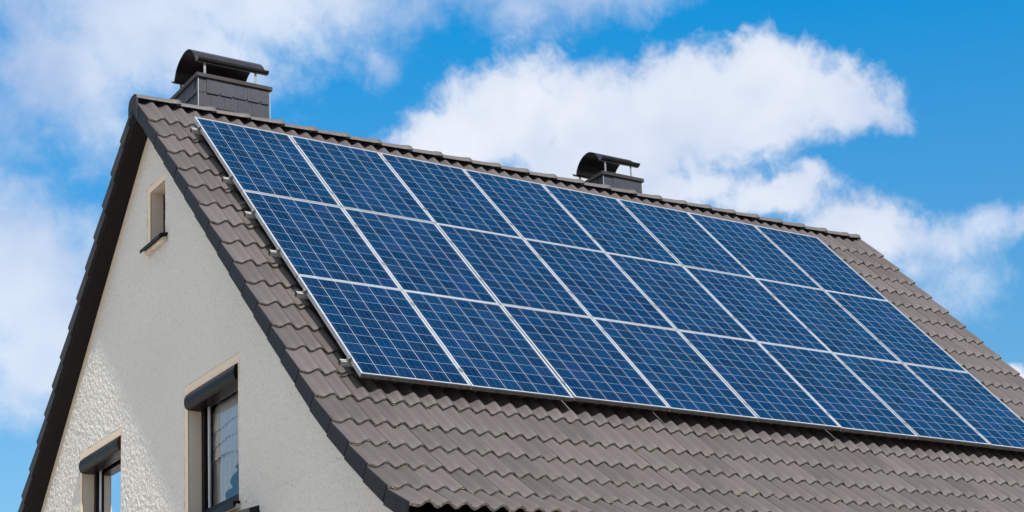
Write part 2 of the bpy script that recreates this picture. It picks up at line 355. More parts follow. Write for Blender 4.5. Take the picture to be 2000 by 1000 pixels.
# ------------------------------------------------------------------ mesh helpers
class MB:
    def __init__(s): s.v = []; s.f = []; s.at = {}
    def quad(s, a, b, c, d):
        i = len(s.v); s.v += [a, b, c, d]; s.f.append((i, i+1, i+2, i+3))
    def grid(s, rows):
        i = len(s.v); n = len(rows[0])
        for r in rows: s.v += r
        for a in range(len(rows)-1):
            for b in range(n-1):
                s.f.append((i+a*n+b, i+a*n+b+1, i+(a+1)*n+b+1, i+(a+1)*n+b))
    def hexa(s, p):
        """8 corners: bottom ring 0-3, top ring 4-7"""
        i = len(s.v); s.v += [tuple(q) for q in p]
        for q in ((0, 3, 2, 1), (4, 5, 6, 7), (0, 1, 5, 4), (1, 2, 6, 5), (2, 3, 7, 6), (3, 0, 4, 7)):
            s.f.append(tuple(i+k for k in q))
    def box(s, x0, x1, y0, y1, z0, z1):
        s.hexa([(x0, y0, z0), (x1, y0, z0), (x1, y1, z0), (x0, y1, z0), (x0, y0, z1), (x1, y0, z1), (x1, y1, z1), (x0, y1, z1)])
    def prism(s, prof, a0, a1, place):
        """closed profile [(p,q)] swept from a0 to a1; place(a,p,q) -> point"""
        n = len(prof); i = len(s.v)
        s.v += [place(a0, *q) for q in prof]+[place(a1, *q) for q in prof]
        for k in range(n):
            j = (k+1) % n; s.f.append((i+k, i+j, i+n+j, i+n+k))
        s.f.append(tuple(i+k for k in reversed(range(n)))); s.f.append(tuple(i+n+k for k in range(n)))
    def build(s, name, mat, parent=None, smooth=False, bevel=0.0, off=(0, 0, 0), angle=40):
        me = bpy.data.meshes.new(name)
        me.from_pydata([(a+off[0], b+off[1], c+off[2]) for a, b, c in s.v], [], s.f)
        me.materials.append(mat)
        for nm, vals in s.at.items():
            a = me.attributes.new(nm, 'FLOAT', 'POINT'); a.data.foreach_set('value', vals)
        bm = bmesh.new(); bm.from_mesh(me)
        if not s.at: bmesh.ops.recalc_face_normals(bm, faces=bm.faces)
        if bevel:
            es = [e for e in bm.edges if len(e.link_faces) == 2 and e.calc_face_angle(0) > R(30)]
            bmesh.ops.bevel(bm, geom=es, offset=bevel, segments=1, affect='EDGES', clamp_overlap=True)
        bm.to_mesh(me); bm.free()
        if smooth:
            me.shade_smooth()
            me.set_sharp_from_angle(angle=R(angle))
        o = bpy.data.objects.new(name, me); COL.objects.link(o)
        if parent is not None: o.parent = parent
        return o
def empty(name, loc=(0, 0, 0)):
    o = bpy.data.objects.new(name, None); COL.objects.link(o); o.location = loc; o.empty_display_size = .3
    return o
def tag(o, label=None, cat=None, group=None, kind=None):
    for k, v in (('label', label), ('category', cat), ('group', group), ('kind', kind)):
        if v: o[k] = v
    return o
UP = (0, 0, ZO)

# ------------------------------------------------------------------ ground
g = MB(); g.quad((-2000, -2000, 0), (2000, -2000, 0), (2000, 2000, 0), (-2000, 2000, 0))
tag(g.build('ground', M_GRASS), kind='structure')
g = MB(); g.quad((-7, -12, .004), (12, -12, .004), (12, -4.3, .004), (-7, -4.3, .004))
tag(g.build('paved_yard', M_PAVE), kind='structure')

# ------------------------------------------------------------------ the roof's lines (y, z measured from the panels' upper left corner)
TH = 0.77818139; CT, ST = math.cos(TH), math.sin(TH)
RIDGE_Y = .59
XL = -.40
WL = .1521                                        # one roll of a tile
XR = XL+64*WL
front = [(RIDGE_Y, .332)]                          # crest of each tile nose, ridge to eave
for j in range(14, -1, -1):
    s = 5.134-.375*j; n = -.143-.009*min(1, max(0, (s-1)/3))
    front.append((-s*CT-n*ST, -s*ST+n*CT))
front += [(-3.846, -3.977), (-4.138, -4.215), (-4.437, -4.445), (-4.746, -4.669), (-5.066, -4.848)]
rear = [(RIDGE_Y+.03, .300)]
cur = (RIDGE_Y+.12, .268)
rear.append((cur[0], cur[1]-.012)); ang = R(43.1)
for j in range(14):
    cur = (cur[0]+.375*math.cos(ang), cur[1]-.375*math.sin(ang)); rear.append(cur)
for a in (42, 39, 37, 34.5, 31):
    cur = (cur[0]+.375*math.cos(R(a)), cur[1]-.375*math.sin(R(a))); rear.append(cur)

def roll(x, crest=.035):
    """height of the tile's double roll over the line of the verge edge; the verge roll itself is low"""
    t = (x-XL)/WL
    w = .5+.5*math.cos(2*math.pi*t)
    if t < .5: return (crest-.044)*(1-w)
    return crest-.044*(1-w)

def tile_slope(line, house, label, per=13, sub=4, crest=.035):
    mb = MB(); tone = []; edge = []
    vm = [MB(), MB()]
    rnd = random.Random(len(line)*3+per)
    nt_ = int(round((XR-XL)/(2*WL)))
    for k in range(1, len(line)):
        (ya, za), (yb, zb) = line[k-1], line[k]
        ln = math.hypot(yb-ya, zb-za); dy, dz = (yb-ya)/ln, (zb-za)/ln
        ny, nz = (-dz, dy) if dy > 0 else (dz, -dy)
        if nz < 0: ny, nz = -ny, -nz
        drop = .027 if k > 1 else .004
        back = .07 if k > 1 else 0.0
        for t in range(nt_):
            x0 = XL+t*2*WL
            jn = rnd.gauss(0, .0005); js = rnd.gauss(0, .0025); tl = rnd.gauss(0, .0006); tn = rnd.random()
            xs = [x0+2*WL*i/(per-1) for i in range(per)]+[x0+2*WL+.016]
            rows = []
            for a in range(sub+1):
                q = -back/ln+(1+back/ln)*a/sub             # 0 at the tile above, 1 at the nose
                row = []
                for i, x in enumerate(xs):
                    h = roll(x, crest)+jn+tl*((x-x0)/WL-1)
                    if i == per: h -= .0025
                    if i == 0: h += .0015
                    base = -drop*(1-q)
                    if a == sub: h -= .0015
                    d = q*ln+js*(1 if q > .5 else 0)
                    row.append((x, ya+dy*d+ny*(base+h), za+dz*d+nz*(base+h)))
                rows.append(row)
            # rounded nose and its face
            top = rows[-1]
            r1 = [(x, y+dy*.004-ny*.004, z+dz*.004-nz*.004) for x, y, z in top]
            r2 = [(x, y+dy*.003-ny*.026, z+dz*.003-nz*.026) for x, y, z in top]
            r3 = [(x, y-dy*.05-ny*.026, z-dz*.05-nz*.026) for x, y, z in top]
            allr = rows+[r1, r2, r3]
            n0 = len(mb.v); mb.grid(allr)
            for a in range(len(allr)):
                e = 1.0 if a > sub else (.16 if a == sub else 0.0)
                for x in xs: tone.append(tn); edge.append(e)
        # verge flange at the gable: hangs down beside the overhang
        pr = lambda q, n: (ya+dy*ln*q+ny*n, za+dz*ln*q+nz*n)
        jx = rnd.gauss(0, .0012)
        dd = .004
        c = [pr(dd/ln, -drop-.002), pr(1-dd/ln, -.002), pr(1-dd/ln, -.138), pr(dd/ln, -drop*.5-.136)]
        for m_, xa, xb in ((vm[0], XL-.006+jx, XL+.018), (vm[1], XR-.012, XR+.016+jx)):
            kick = -.012 if dy > 0 and m_ is vm[0] else 0.0        # each rear flange laps out over the next
            m_.hexa([(xa, *c[3]), (xb, *c[3]), (xb, *c[2]), (xa+kick, *c[2]), (xa, *c[0]), (xb, *c[0]), (xb, *c[1]), (xa+kick, *c[1])])
    mb.at = {'tone': tone, 'edge': edge}
    o = mb.build('roof_slope', M_TILE, house, smooth=True, off=UP, angle=50)
    if label: o['label'] = label
    for m_ in vm: m_.build('verge_tiles', M_VERGE if line is front else M_VERGE_REAR, o, bevel=.003, off=UP)
    return o

# ------------------------------------------------------------------ the house
house = empty('house', (0, 0, 0))
tag(house, 'pale roughcast house with brown tiled gable roof carrying the solar panels', 'house')
tile_slope(front, house, 'weathered grey brown tiled slope under the solar panels', 17, 4)
tile_slope(rear, house, 'rear tiled slope seen only along its gable edge', 9, 2, .0)

def chain(line, depth):
    out = []
    for i, (y, z) in enumerate(line):
        a = line[max(0, i-1)]; b = line[min(len(line)-1, i+1)]
        ln = math.hypot(b[0]-a[0], b[1]-a[1]); dy, dz = (b[0]-a[0])/ln, (b[1]-a[1])/ln
        ny, nz = dz, -dy
        if nz < 0: ny, nz = -ny, -nz
        out.append((y-ny*depth, z-nz*depth))
    return out
def deck(line, d0, d1, side):
    """boarding below the tiles: its underside is the dark soffit"""
    up = chain(line, d0); lo = chain(line, d1)
    cut = lambda c: [(RIDGE_Y, c[0][1] + (RIDGE_Y-c[0][0])*(c[2][1]-c[1][1])/(c[2][0]-c[1][0]))]+[p for p in c[1:] if (p[0]-RIDGE_Y)*side > .02]
    up, lo = cut(up), cut(lo)
    mb = MB(); x0, x1 = XL+.012, XR-.008
    mb.grid([[(x0, *p) for p in up], [(x1, *p) for p in up]])
    mb.grid([[(x0, *p) for p in lo], [(x1, *p) for p in lo]])
    for x in (x0, x1):
        n = min(len(up), len(lo))
        for i in range(n-1): mb.quad((x, *up[i]), (x, *up[i+1]), (x, *lo[i+1]), (x, *lo[i]))
    mb.quad((x0, *up[-1]), (x1, *up[-1]), (x1, *lo[-1]), (x0, *lo[-1]))
    return mb.build('soffit', M_SOFFIT, house, off=UP)
deck(front, .085, .150, -1)
deck(rear, .085, .175, 1)

# gable wall: solid with openings cut for the windows
GX = -.20
def gable_outline(d=.16):
    f = [p for p in chain(front, d) if p[0] < RIDGE_Y-.05 and p[0] > -4.70]; r = [p for p in chain(rear, d) if p[0] > RIDGE_Y+.05 and p[0] < 5.75]
    top = (RIDGE_Y, min(f[0][1]+(RIDGE_Y-f[0][0])*.98, r[0][1]+(r[0][0]-RIDGE_Y)*.93))
    return [(f[-1][0], -ZO+.0)]+list(reversed(f))+[top]+r+[(r[-1][0], -ZO+.0)]
OUT = gable_outline()
WIN = [(-1.555, -.345, -4.20, -2.936), (1.515, 2.755, -4.20, -2.926)]       # y0, y1, z0, z1
NICHE = (.237, .661, -1.185, -.612)
HOLES = WIN+[NICHE]
wall = MB()
wall.prism(OUT, GX, GX+.34, lambda a, p, q: (a, p, q))
w_ob = wall.build('wall', M_STUCCO, house, off=UP)
cut = MB()
for (y0, y1, z0, z1) in HOLES: cut.box(GX-.3, GX+.8, y0, y1, z0, z1)
c_ob = cut.build('cut', M_STUCCO, None, off=UP)
bo = w_ob.modifiers.new('cut', 'BOOLEAN'); bo.operation = 'DIFFERENCE'; bo.object = c_ob; bo.solver = 'EXACT'
dg = bpy.context.evaluated_depsgraph_get()
me = bpy.data.meshes.new_from_object(w_ob.evaluated_get(dg)); w_ob.modifiers.clear(); w_ob.data = me
bpy.data.objects.remove(c_ob)
# roughcast coat: real grains, so that the low sun picks them out
def coat():
    rg = np.random.default_rng(5); st = .009
    holes = [(a-.022, b+.085, c-.02, d+.084) for a, b, c, d in WIN]+[(NICHE[0]-.001, NICHE[1]+.090, NICHE[2]-.02, NICHE[3]+.074)]
    def lines(lo, hi, cuts):
        pts = sorted([lo, hi]+[c for c in cuts if lo < c < hi]); out = []
        for a, b in zip(pts[:-1], pts[1:]):
            n = max(1, int(round((b-a)/st))); out += [a+(b-a)*i/n for i in range(n)]
        return np.array(out+[hi])
    Y = lines(-4.55, 5.1, [h[0] for h in holes]+[h[1] for h in holes]); Z = lines(-4.9, .16, [h[2] for h in holes]+[h[3] for h in holes])
    def blur(a, n):
        for _ in range(n):
            a = (np.roll(a, 1, 0)+2*a+np.roll(a, -1, 0))/4; a = (np.roll(a, 1, 1)+2*a+np.roll(a, -1, 1))/4
        return a/a.std()
    sh = (len(Y), len(Z))
    h = (.80)*blur(rg.normal(size=sh), 2)+.20*blur(rg.normal(size=sh), 8)+.16*blur(rg.normal(size=sh), 120)
    h = np.clip(h, -1.9, 1.9)*.0016
    oy = [p[0] for p in OUT]; oz = [p[1] for p in OUT]
    top = np.interp(Y, oy[1:-1], oz[1:-1])
    ok = (Z[None, :] < top[:, None]-.035) & (Y[:, None] > OUT[0][0]+.02)
    inside = np.zeros((sh[0]-1, sh[1]-1), bool)
    ym = (Y[:-1]+Y[1:])/2; zm = (Z[:-1]+Z[1:])/2
    for a, b, c, d in holes: inside |= ((ym > a) & (ym < b))[:, None] & ((zm > c) & (zm < d))[None, :]
    cell = ok[:-1, :-1] & ok[1:, :-1] & ok[:-1, 1:] & ok[1:, 1:] & ~inside
    use = np.zeros(sh, bool)
    for a in (0, 1):
        for b in (0, 1): use[a:sh[0]-1+a, b:sh[1]-1+b] |= cell
    idx = -np.ones(sh, int); idx[use] = np.arange(use.sum())
    co = np.empty((use.sum(), 3)); iy, iz = np.nonzero(use)
    co[:, 0] = GX-.0075+h[iy, iz]; co[:, 1] = Y[iy]; co[:, 2] = Z[iz]+ZO
    cy, cz = np.nonzero(cell)
    f = np.stack([idx[cy, cz], idx[cy, cz+1], idx[cy+1, cz+1], idx[cy+1, cz]], 1)
    me = bpy.data.meshes.new('render_coat'); me.from_pydata(co.tolist(), [], f.tolist()); me.materials.append(M_STUCCO); me.shade_smooth()
    o = bpy.data.objects.new('render_coat', me); COL.objects.link(o); o.parent = w_ob
coat()
# the three other walls
ow = MB(); yf, yb = OUT[0][0], OUT[-1][0]
ow.box(GX+.343, 8.9, yf, yf+.3, -ZO, OUT[1][1]-.02); ow.box(GX+.343, 8.9, yb-.3, yb, -ZO, OUT[-2][1]-.02)
ow.prism([(p+(.303 if p < 0 else -.303)*(abs(p-RIDGE_Y) > 4), q) for p, q in OUT], 8.75, 9.1, lambda a, p, q: (a, p, q))
ow.build('wall', M_STUCCO, house, off=UP)
# smooth painted band that follows the rear rake
tb = MB(); lo = [p for p in chain(rear, .178) if p[0] > RIDGE_Y-.1]; li = [p for p in chain(rear, .178+.082) if p[0] > RIDGE_Y-.1]
cr = [i for i in range(min(len(lo), len(li))) if lo[i][0] < 5.6 and lo[i][0] > .5]
for a, b in zip(cr[:-1], cr[1:]):
    tb.hexa([(GX-.014, *lo[a]), (GX+.02, *lo[a]), (GX+.02, *lo[b]), (GX-.014, *lo[b]), (GX-.014, *li[a]), (GX+.02, *li[a]), (GX+.02, *li[b]), (GX-.014, *li[b])])
tb.build('rake_band', M_TRIM, house, off=UP)

# ridge tiles: tapered half barrels, each lapping over the next one
def ridge():
    mb = MB(); seg = 14; pitch_x = .3755; k0 = -8
    xe = [2.300+pitch_x*i for i in range(k0, 20)]
    x = XL-.012
    first = True
    rnd = random.Random(3)
    for i, e in enumerate(xe):
        if e < x+.2: continue
        e = min(e, XR-.09)
        a, b = (x if first else x-.05), e
        jz = rnd.gauss(0, .0025); jy = rnd.gauss(0, .002)
        def ring(xx, r, dz, th=0):
            out = []
            for s_ in range(seg+1):
                t = math.pi*(s_/seg)
                cy = -math.cos(t)*(r+.052); cz = math.sin(t)**.8*r
                out.append((xx, RIDGE_Y+jy+cy, .308+dz+jz+cz))
            return out
        rows = [ring(a, .066, -.008), ring(a+.05, .067, -.006), ring(b-.11, .074, .0), ring(b-.06, .080, .003), ring(b-.015, .082, .004), ring(b, .075, .002), ring(b, .060, -.004), ring(b-.04, .058, -.006)]
        mb.grid(rows)
        x = b; first = False
        if e >= XR-.10: break
    o = mb.build('ridge_cap', M_RIDGE, house, smooth=True, off=UP, angle=35)
    # dark end disc at the gable
    ed = MB(); pr = [(-math.cos(math.pi*s_/14)*.120, math.sin(math.pi*s_/14)**.8*.118+.24) for s_ in range(15)]+[(.116, .08), (0, .20), (-.116, .08)]
    ed.prism([(RIDGE_Y+a, b) for a, b in pr], XL-.018, XL+.002, lambda a, p, q: (a, p, q))
    ed.build('end_disc', M_VERGE, o, off=UP)
    e2 = MB(); pr = [(-math.cos(math.pi*s_/14)*.118, math.sin(math.pi*s_/14)**.8*.070+.300) for s_ in range(15)]+[(.118, .20), (-.118, .20)]
    e2.prism([(RIDGE_Y+a, b) for a, b in pr], XR-.135, XR-.094, lambda a, p, q: (a, p, q)); e2.build('end_disc', M_RIDGE, o, off=UP)
ridge()

# ------------------------------------------------------------------ chimneys
def chimney(x0, x1, y0, y1, zt, arch, curl_r, post_z, slates, label):
    """slate clad stack behind the ridge with sheet cap, four straps and a half round cowl"""
    mb = MB(); ct = .045
    mb.box(x0+.006, x1-.006, y0+.006, y1-.006, -.9, zt-ct)
    body = mb.build('chimney', M_SLATE, house, off=UP); body['label'] = label
    sm = MB(); rnd = random.Random(int(x0*100)+5)
    def slate(face, u0, u1, v0, v1, lift, clip):
        # a thin plate with its lower right corner cut off; lower edge stands proud
        poly = [(u0, v1), (u0, v0+(.006 if clip else 0)), (u0+.006, v0), (u1-clip, v0), (u1, v0+clip*1.2), (u1, v1)]
        t0, t1 = .003+lift, .010+lift
        n = len(poly); i = len(sm.v)
        for th0 in (0, 1):
            for (u, v) in poly:
                d = (t1 if v < (v0+v1)/2 else t0) if th0 else -.004
                if face == 'f': sm.v.append((u, y0+.006-d, v))
                else: sm.v.append((x0+.006-d, u, v))
        for k in range(n): sm.f.append((i+k, i+(k+1) % n, i+n+(k+1) % n, i+n+k))
        sm.f.append(tuple(i+n+k for k in range(n)))
    for face, a0, a1 in (('f', x0, x1), ('l', y0, y1)):
        for (v0, v1, wd, st, clip) in slates:
            u = a0+.004+st*wd
            if st: slate(face, a0+.004, u-.002, v0, v1, rnd.uniform(0, .002), clip)
            while u < a1-.01:
                e = min(u+wd, a1-.004)
                if a1-e < .04: e = a1-.004
                slate(face, u, e-.002, v0+rnd.gauss(0, .002), v1, rnd.uniform(0, .003)+(.006 if v1 > zt-.08 else 0), clip); u = e
    sm.build('slate_cladding', M_SLATE, body, off=UP)
    for (x, y) in ((x0-.002, y0-.002), (x1+.002, y0-.002)):
        cs = MB()
        cs.box(x-.0025, x+.0025, y-.0025, y+.0025, -.3, zt-ct-.002)
        cs.build('corner_strip', M_RAIL, body, off=UP)
    cp = MB(); o_ = .026
    cp.box(x0-o_, x1+o_, y0-o_, y1+o_, zt-ct, zt); cp.build('cap_plate', M_CAP, body, bevel=.004, off=UP)
    # inner flue opening block
    # cowl: sheet with a half round section and rolled edges, swept along the ridge direction
    sec = []
    m = 28
    for i in range(len(arch)): sec.append(arch[i])
    def refine(p):
        out = []
        for i in range(len(p)-1):
            q0, q1, q2, q3 = p[max(0, i-1)], p[i], p[i+1], p[min(len(p)-1, i+2)]
            for t in (0, .25, .5, .75):
                t2, t3 = t*t, t*t*t
                out.append(tuple(.5*((2*q1[c])+(-q0[c]+q2[c])*t+(2*q0[c]-5*q1[c]+4*q2[c]-q3[c])*t2+(-q0[c]+3*q1[c]-3*q2[c]+q3[c])*t3) for c in (0, 1)))
        return out+[p[-1]]
    sec = refine(sec)
    inn = chain_closed(sec, .006)
    cw = MB(); xa, xb = x0+.005, x1-.002
    cw.grid([[(xa, *p) for p in sec], [(xb, *p) for p in sec]])
    cw.grid([[(xa, *p) for p in inn], [(xb, *p) for p in inn]])
    for x in (xa, xb):
        for i in range(len(sec)-1): cw.quad((x, *sec[i]), (x, *sec[i+1]), (x, *inn[i+1]), (x, *inn[i]))
    for i in (0, -1): cw.quad((xa, *sec[i]), (xb, *sec[i]), (xb, *inn[i]), (xa, *inn[i]))
    cw.build('cowl', M_COWL, body, smooth=True, off=UP, angle=45)
    for px in post_z[0]:
        for py in (y0+.055, y1-.055):
            pm = MB(); d = .006
            pm.box(px-.012, px+.012, py-d/2, py+d/2, zt-.002, post_z[1])
            pm.box(px-.012, px+.012, py+d/2, py+.04, zt-.001, zt+.005)
            pm.build('post', M_STEEL, body, bevel=.001, off=UP)
    return body
def chain_closed(sec, d):
    out = []
    for i, (y, z) in enumerate(sec):
        a = sec[max(0, i-1)]; b = sec[min(len(sec)-1, i+1)]
        ln = math.hypot(b[0]-a[0], b[1]-a[1]) or 1
        out.append((y+(b[1]-a[1])/ln*d, z-(b[0]-a[0])/ln*d))
    return out
arch1 = [(1.548, 1.052), (1.527, 1.026), (1.495, 1.014), (1.460, 1.030), (1.412, 1.113), (1.352, 1.165), (1.290, 1.196), (1.169, 1.228), (1.06, 1.220), (.98, 1.184), (.903, 1.118), (.858, 1.046), (.835, 1.004), (.805, .992), (.768, .998), (.748, 1.024)]
arch2 = [(1.433, .852), (1.412, .822), (1.380, .806), (1.346, .812), (1.333, .857), (1.30, .906), (1.255, .95), (1.182, .988), (1.084, 1.003), (1.003, .984), (.924, .938), (.862, .872), (.845, .834), (.820, .818), (.775, .824), (.750, .853)]
chimney(.338, 1.128, .755, 1.55, .838, arch1, .03, ((.43, .995), 1.02), [(-.3, .50, .155, 0, 0), (.478, .655, .152, .85, 0), (.632, .80, .15, .55, .022)], 'large slate clad chimney with curved metal cowl near the gable end')
chimney(5.400, 5.960, .755, 1.43, .655, arch2, .03, ((5.475, 5.85), .845), [(-.3, .44, .2, 0, 0), (.42, .62, .50, .26, .04)], 'small slate clad chimney with curved metal cowl halfway along the ridge')

# ------------------------------------------------------------------ windows
def surround(y0, y1, z0, z1, wl, wt, wr, parent):
    """flat painted band round an opening: top, left (towards +y) and right strips, and the painted reveal"""
    mb = MB(); a, b = GX-.007, GX+.004
    mb.box(a, b, y0-wr, y1+wl, z1, z1+wt)
    mb.box(a, b, y1, y1+wl, z0, z1-.0005)
    if wr > .001: mb.box(a, b, y0-wr, y0, z0, z1-.0005)
    t = .003; d = GX+.20
    mb.box(GX+.0045, d, y1-t, y1+.0, z0, z1); mb.box(GX+.0045, d, y0, y0+t, z0, z1); mb.box(GX+.0045, d, y0+t+.0005, y1-t-.0005, z1-t, z1)
    return mb.build('surround', M_TRIM, parent, off=UP)
def window(y0, y1, z0, z1, label):
    fx = GX+.122
    fr = MB()
    def ring(mb, xa, xb, a0, a1, b0, b1, w):
        mb.box(xa, xb, a0, a1, b1-w, b1); mb.box(xa, xb, a0, a1, b0, b0+w)
        mb.box(xa, xb, a0, a0+w, b0+w+.0005, b1-w-.0005); mb.box(xa, xb, a1-w, a1, b0+w+.0005, b1-w-.0005)
    zb, zt_ = z0+.03, z1-.005
    ring(fr, fx, fx+.07, y0+.004, y1-.004, zb, zt_, .058)
    f = fr.build('window', M_FRAME, house, bevel=.003, off=UP)
    f['label'] = label
    sa = MB(); ring(sa, fx-.014, fx+.052, y0+.05, y1-.05, zb+.05, zt_-.05, .066)
    # centre mullion of the two sashes
    ym = (y0+y1)/2
    s_ = sa.build('sash', M_FRAME, f, bevel=.004, off=UP)
    bd = MB(); ring(bd, fx+.020, fx+.047, y0+.116, y1-.116, zb+.116, zt_-.116, .012)
    bd2 = bd.build('reveal_strip', M_WHITE, f, off=UP)  # white ring added in place of the pale inner reveal
    pn = MB(); pn.quad((fx+.030, y0+.11, zb+.11), (fx+.030, y1-.11, zb+.11), (fx+.030, y1-.11, zt_-.11), (fx+.030, y0+.11, zt_-.11))
    pn.build('pane', M_GLASS, f, off=UP)
    surround(y0, y1, z0, z1, .083, .082, .02, f)
    # rolled shutter casing under the lintel
    pr = [(GX+.115, z1-.004), (GX-.004, z1-.004), (GX-.030, z1-.022), (GX-.046, z1-.062), (GX-.046, z1-.108), (GX-.034, z1-.146), (GX-.012, z1-.160), (GX+.06, z1-.164), (GX+.115, z1-.164)]
    sb = MB(); sb.prism(pr, y0+.005, y1-.005, lambda a, p, q: (p, a, q))
    sb.build('shutter_box', M_SHUT, f, smooth=True, bevel=.002, off=UP, angle=25)
    si = MB(); si.hexa([(GX-.07, y0-.03, z0-.01), (fx+.01, y0-.03, z0+.018), (fx+.01, y1+.03, z0+.018), (GX-.07, y1+.03, z0-.01), (GX-.07, y0-.03, z0+.006), (fx+.01, y0-.03, z0+.034), (fx+.01, y1+.03, z0+.034), (GX-.07, y1+.03, z0+.006)])
    si.box(GX-.074, GX-.0705, y0-.03, y1+.03, z0-.045, z0+.006)
    so_ = si.build('sill', M_FRAME, f, off=UP)
    sm = MB(); sm.box(GX-.045, GX-.001, y0-.026, y1+.026, z0-.055, z0-.012); sm.build('sill_mortar', M_MORTAR, so_, off=UP) if False else sm.build('sill_mortar', M_MORTAR, f, off=UP)
    return f
window(*WIN[0], 'larger looking window with open dark shutter casing, wholly in shade')
window(*WIN[1], 'window in the sunlit part of the gable wall')

def curtain(y0, y1, z0, z1, x, name, label, tan=False):
    """gathered net curtain: two flounces across the top and a swag drawn to the right"""
    root = empty(name, (x, (y0+y1)/2, z0+ZO))
    o = Vector((x, (y0+y1)/2, z0))
    mb = MB(); ny_, nz_ = 90, 24
    rows = []
    for j in range(nz_+1):
        row = []
        for i in range(ny_+1):
            u = i/ny_; y = y1+(y0-y1)*u
            # lower hem: low at the left edge, swung up towards the middle of the window
            hem = z0+(.05+.10*math.sin(u*3)) if u < .22 else z0+.06+.58*min(1, ((u-.22)/.5))**.8
            hem += .018*math.sin(u*48)
            z = z1+(hem-z1)*j/nz_
            row.append((x+.022*math.sin(u*62+.6*math.sin(j*.4))*(.5+.5*j/nz_)-o.x, y-o.y, z-o.z))
        rows.append(row)
    mb.grid(rows); mb.build('sheer', M_CLOTH, root, smooth=True)
    for q, (a, h) in enumerate(((.02, .26), (.17, .26), (.33, .24))):
        fl = MB(); rows = []
        for j in range(5):
            row = []
            for i in range(121):
                u = i/120; y = y1+(y0-y1)*u
                z = z1-a-h*j/4*(1+.08*math.sin(u*9+q))
                row.append((x-.014-.006*j-.010*math.sin(u*95+q)*j/4-o.x, y-o.y, z-o.z))
            rows.append(row)
        fl.grid(rows); fl.build('flounce', M_CLOTH, root, smooth=True)
    if tan:
        sd_ = MB(); rows = []
        for j in range(3):
            rows.append([(x-.02+.02*math.sin(i*.9)-o.x, y1-.50*i/30*(.35+.65*j/2)-o.y-.30, z1-.15+(z0-z1+.15)*j/2-o.z) for i in range(31)])
        sd_.grid(rows); sd_.build('side_drape', M_TAN, root, smooth=True)
    tag(root, label, 'curtain', 'curtains behind the windows')
curtain(-1.54, -.352, -4.12, -3.02, GX+.24, 'curtain', 'white flounced net curtain behind the shaded window')
curtain(1.525, 2.748, -4.12, -3.02, GX+.24, 'curtain', 'white net curtain with tan side drape behind the sunlit window', True)
# rooms behind the windows (walls of the house, inside)
rm = MB()
for (y0, y1, z0, z1) in WIN:
    a0, a1, b0, b1 = y0-.5, y1+.5, z0-.9, z1+.25; X0, X1 = GX+.345, GX+3.4
    rm.quad((X1, a0, b0), (X1, a1, b0), (X1, a1, b1), (X1, a0, b1)); rm.quad((X0, a0, b0), (X1, a0, b0), (X1, a0, b1), (X0, a0, b1))
    rm.quad((X0, a1, b0), (X1, a1, b0), (X1, a1, b1), (X0, a1, b1)); rm.quad((X0, a0, b0), (X1, a0, b0), (X1, a1, b0), (X0, a1, b0)); rm.quad((X0, a0, b1), (X1, a0, b1), (X1, a1, b1), (X0, a1, b1))
rm.build('room', M_ROOM, house, off=UP)

# small attic opening with its own sill
y0, y1, z0, z1 = NICHE
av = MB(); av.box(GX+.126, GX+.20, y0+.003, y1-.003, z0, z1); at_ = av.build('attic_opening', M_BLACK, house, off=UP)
surround(y0, y1, z0, z1, .088, .072, .0, at_)
sl = MB()
pr = [(GX-.095, z0-.030), (GX-.095, z0-.062), (GX-.086, z0-.062), (GX-.086, z0-.040), (GX+.10, z0+.012), (GX+.10, z0+.030), (GX-.080, z0-.016)]
sl.prism(pr, y0-.075, y1+.055, lambda a, p, q: (p, a, q)); sl.build('sill', M_VERGE, at_, off=UP)
sm = MB(); sm.hexa([(GX-.060, y0-.05, z0-.085), (GX-.001, y0-.05, z0-.085), (GX-.001, y1+.03, z0-.085), (GX-.060, y1+.03, z0-.085), (GX-.060, y0-.05, z0-.040), (GX-.001, y0-.05, z0-.022), (GX-.001, y1+.03, z0-.022), (GX-.060, y1+.03, z0-.040)])
sm.build('sill_mortar', M_MORTAR, at_, bevel=.01, off=UP)
# flat dark canopy on the gable, only its upper corner in the picture
cn = MB(); cn.hexa([(-.60, -2.05, -4.75), (GX-.002, -2.05, -4.62), (GX-.002, -.9, -4.62), (-.60, -.9, -4.75), (-.60, -1.99, -4.425), (GX-.002, -1.99, -4.297), (GX-.002, -.95, -4.297), (-.60, -.95, -4.425)])
cn.build('canopy', M_VERGE, house, bevel=.006, off=UP)

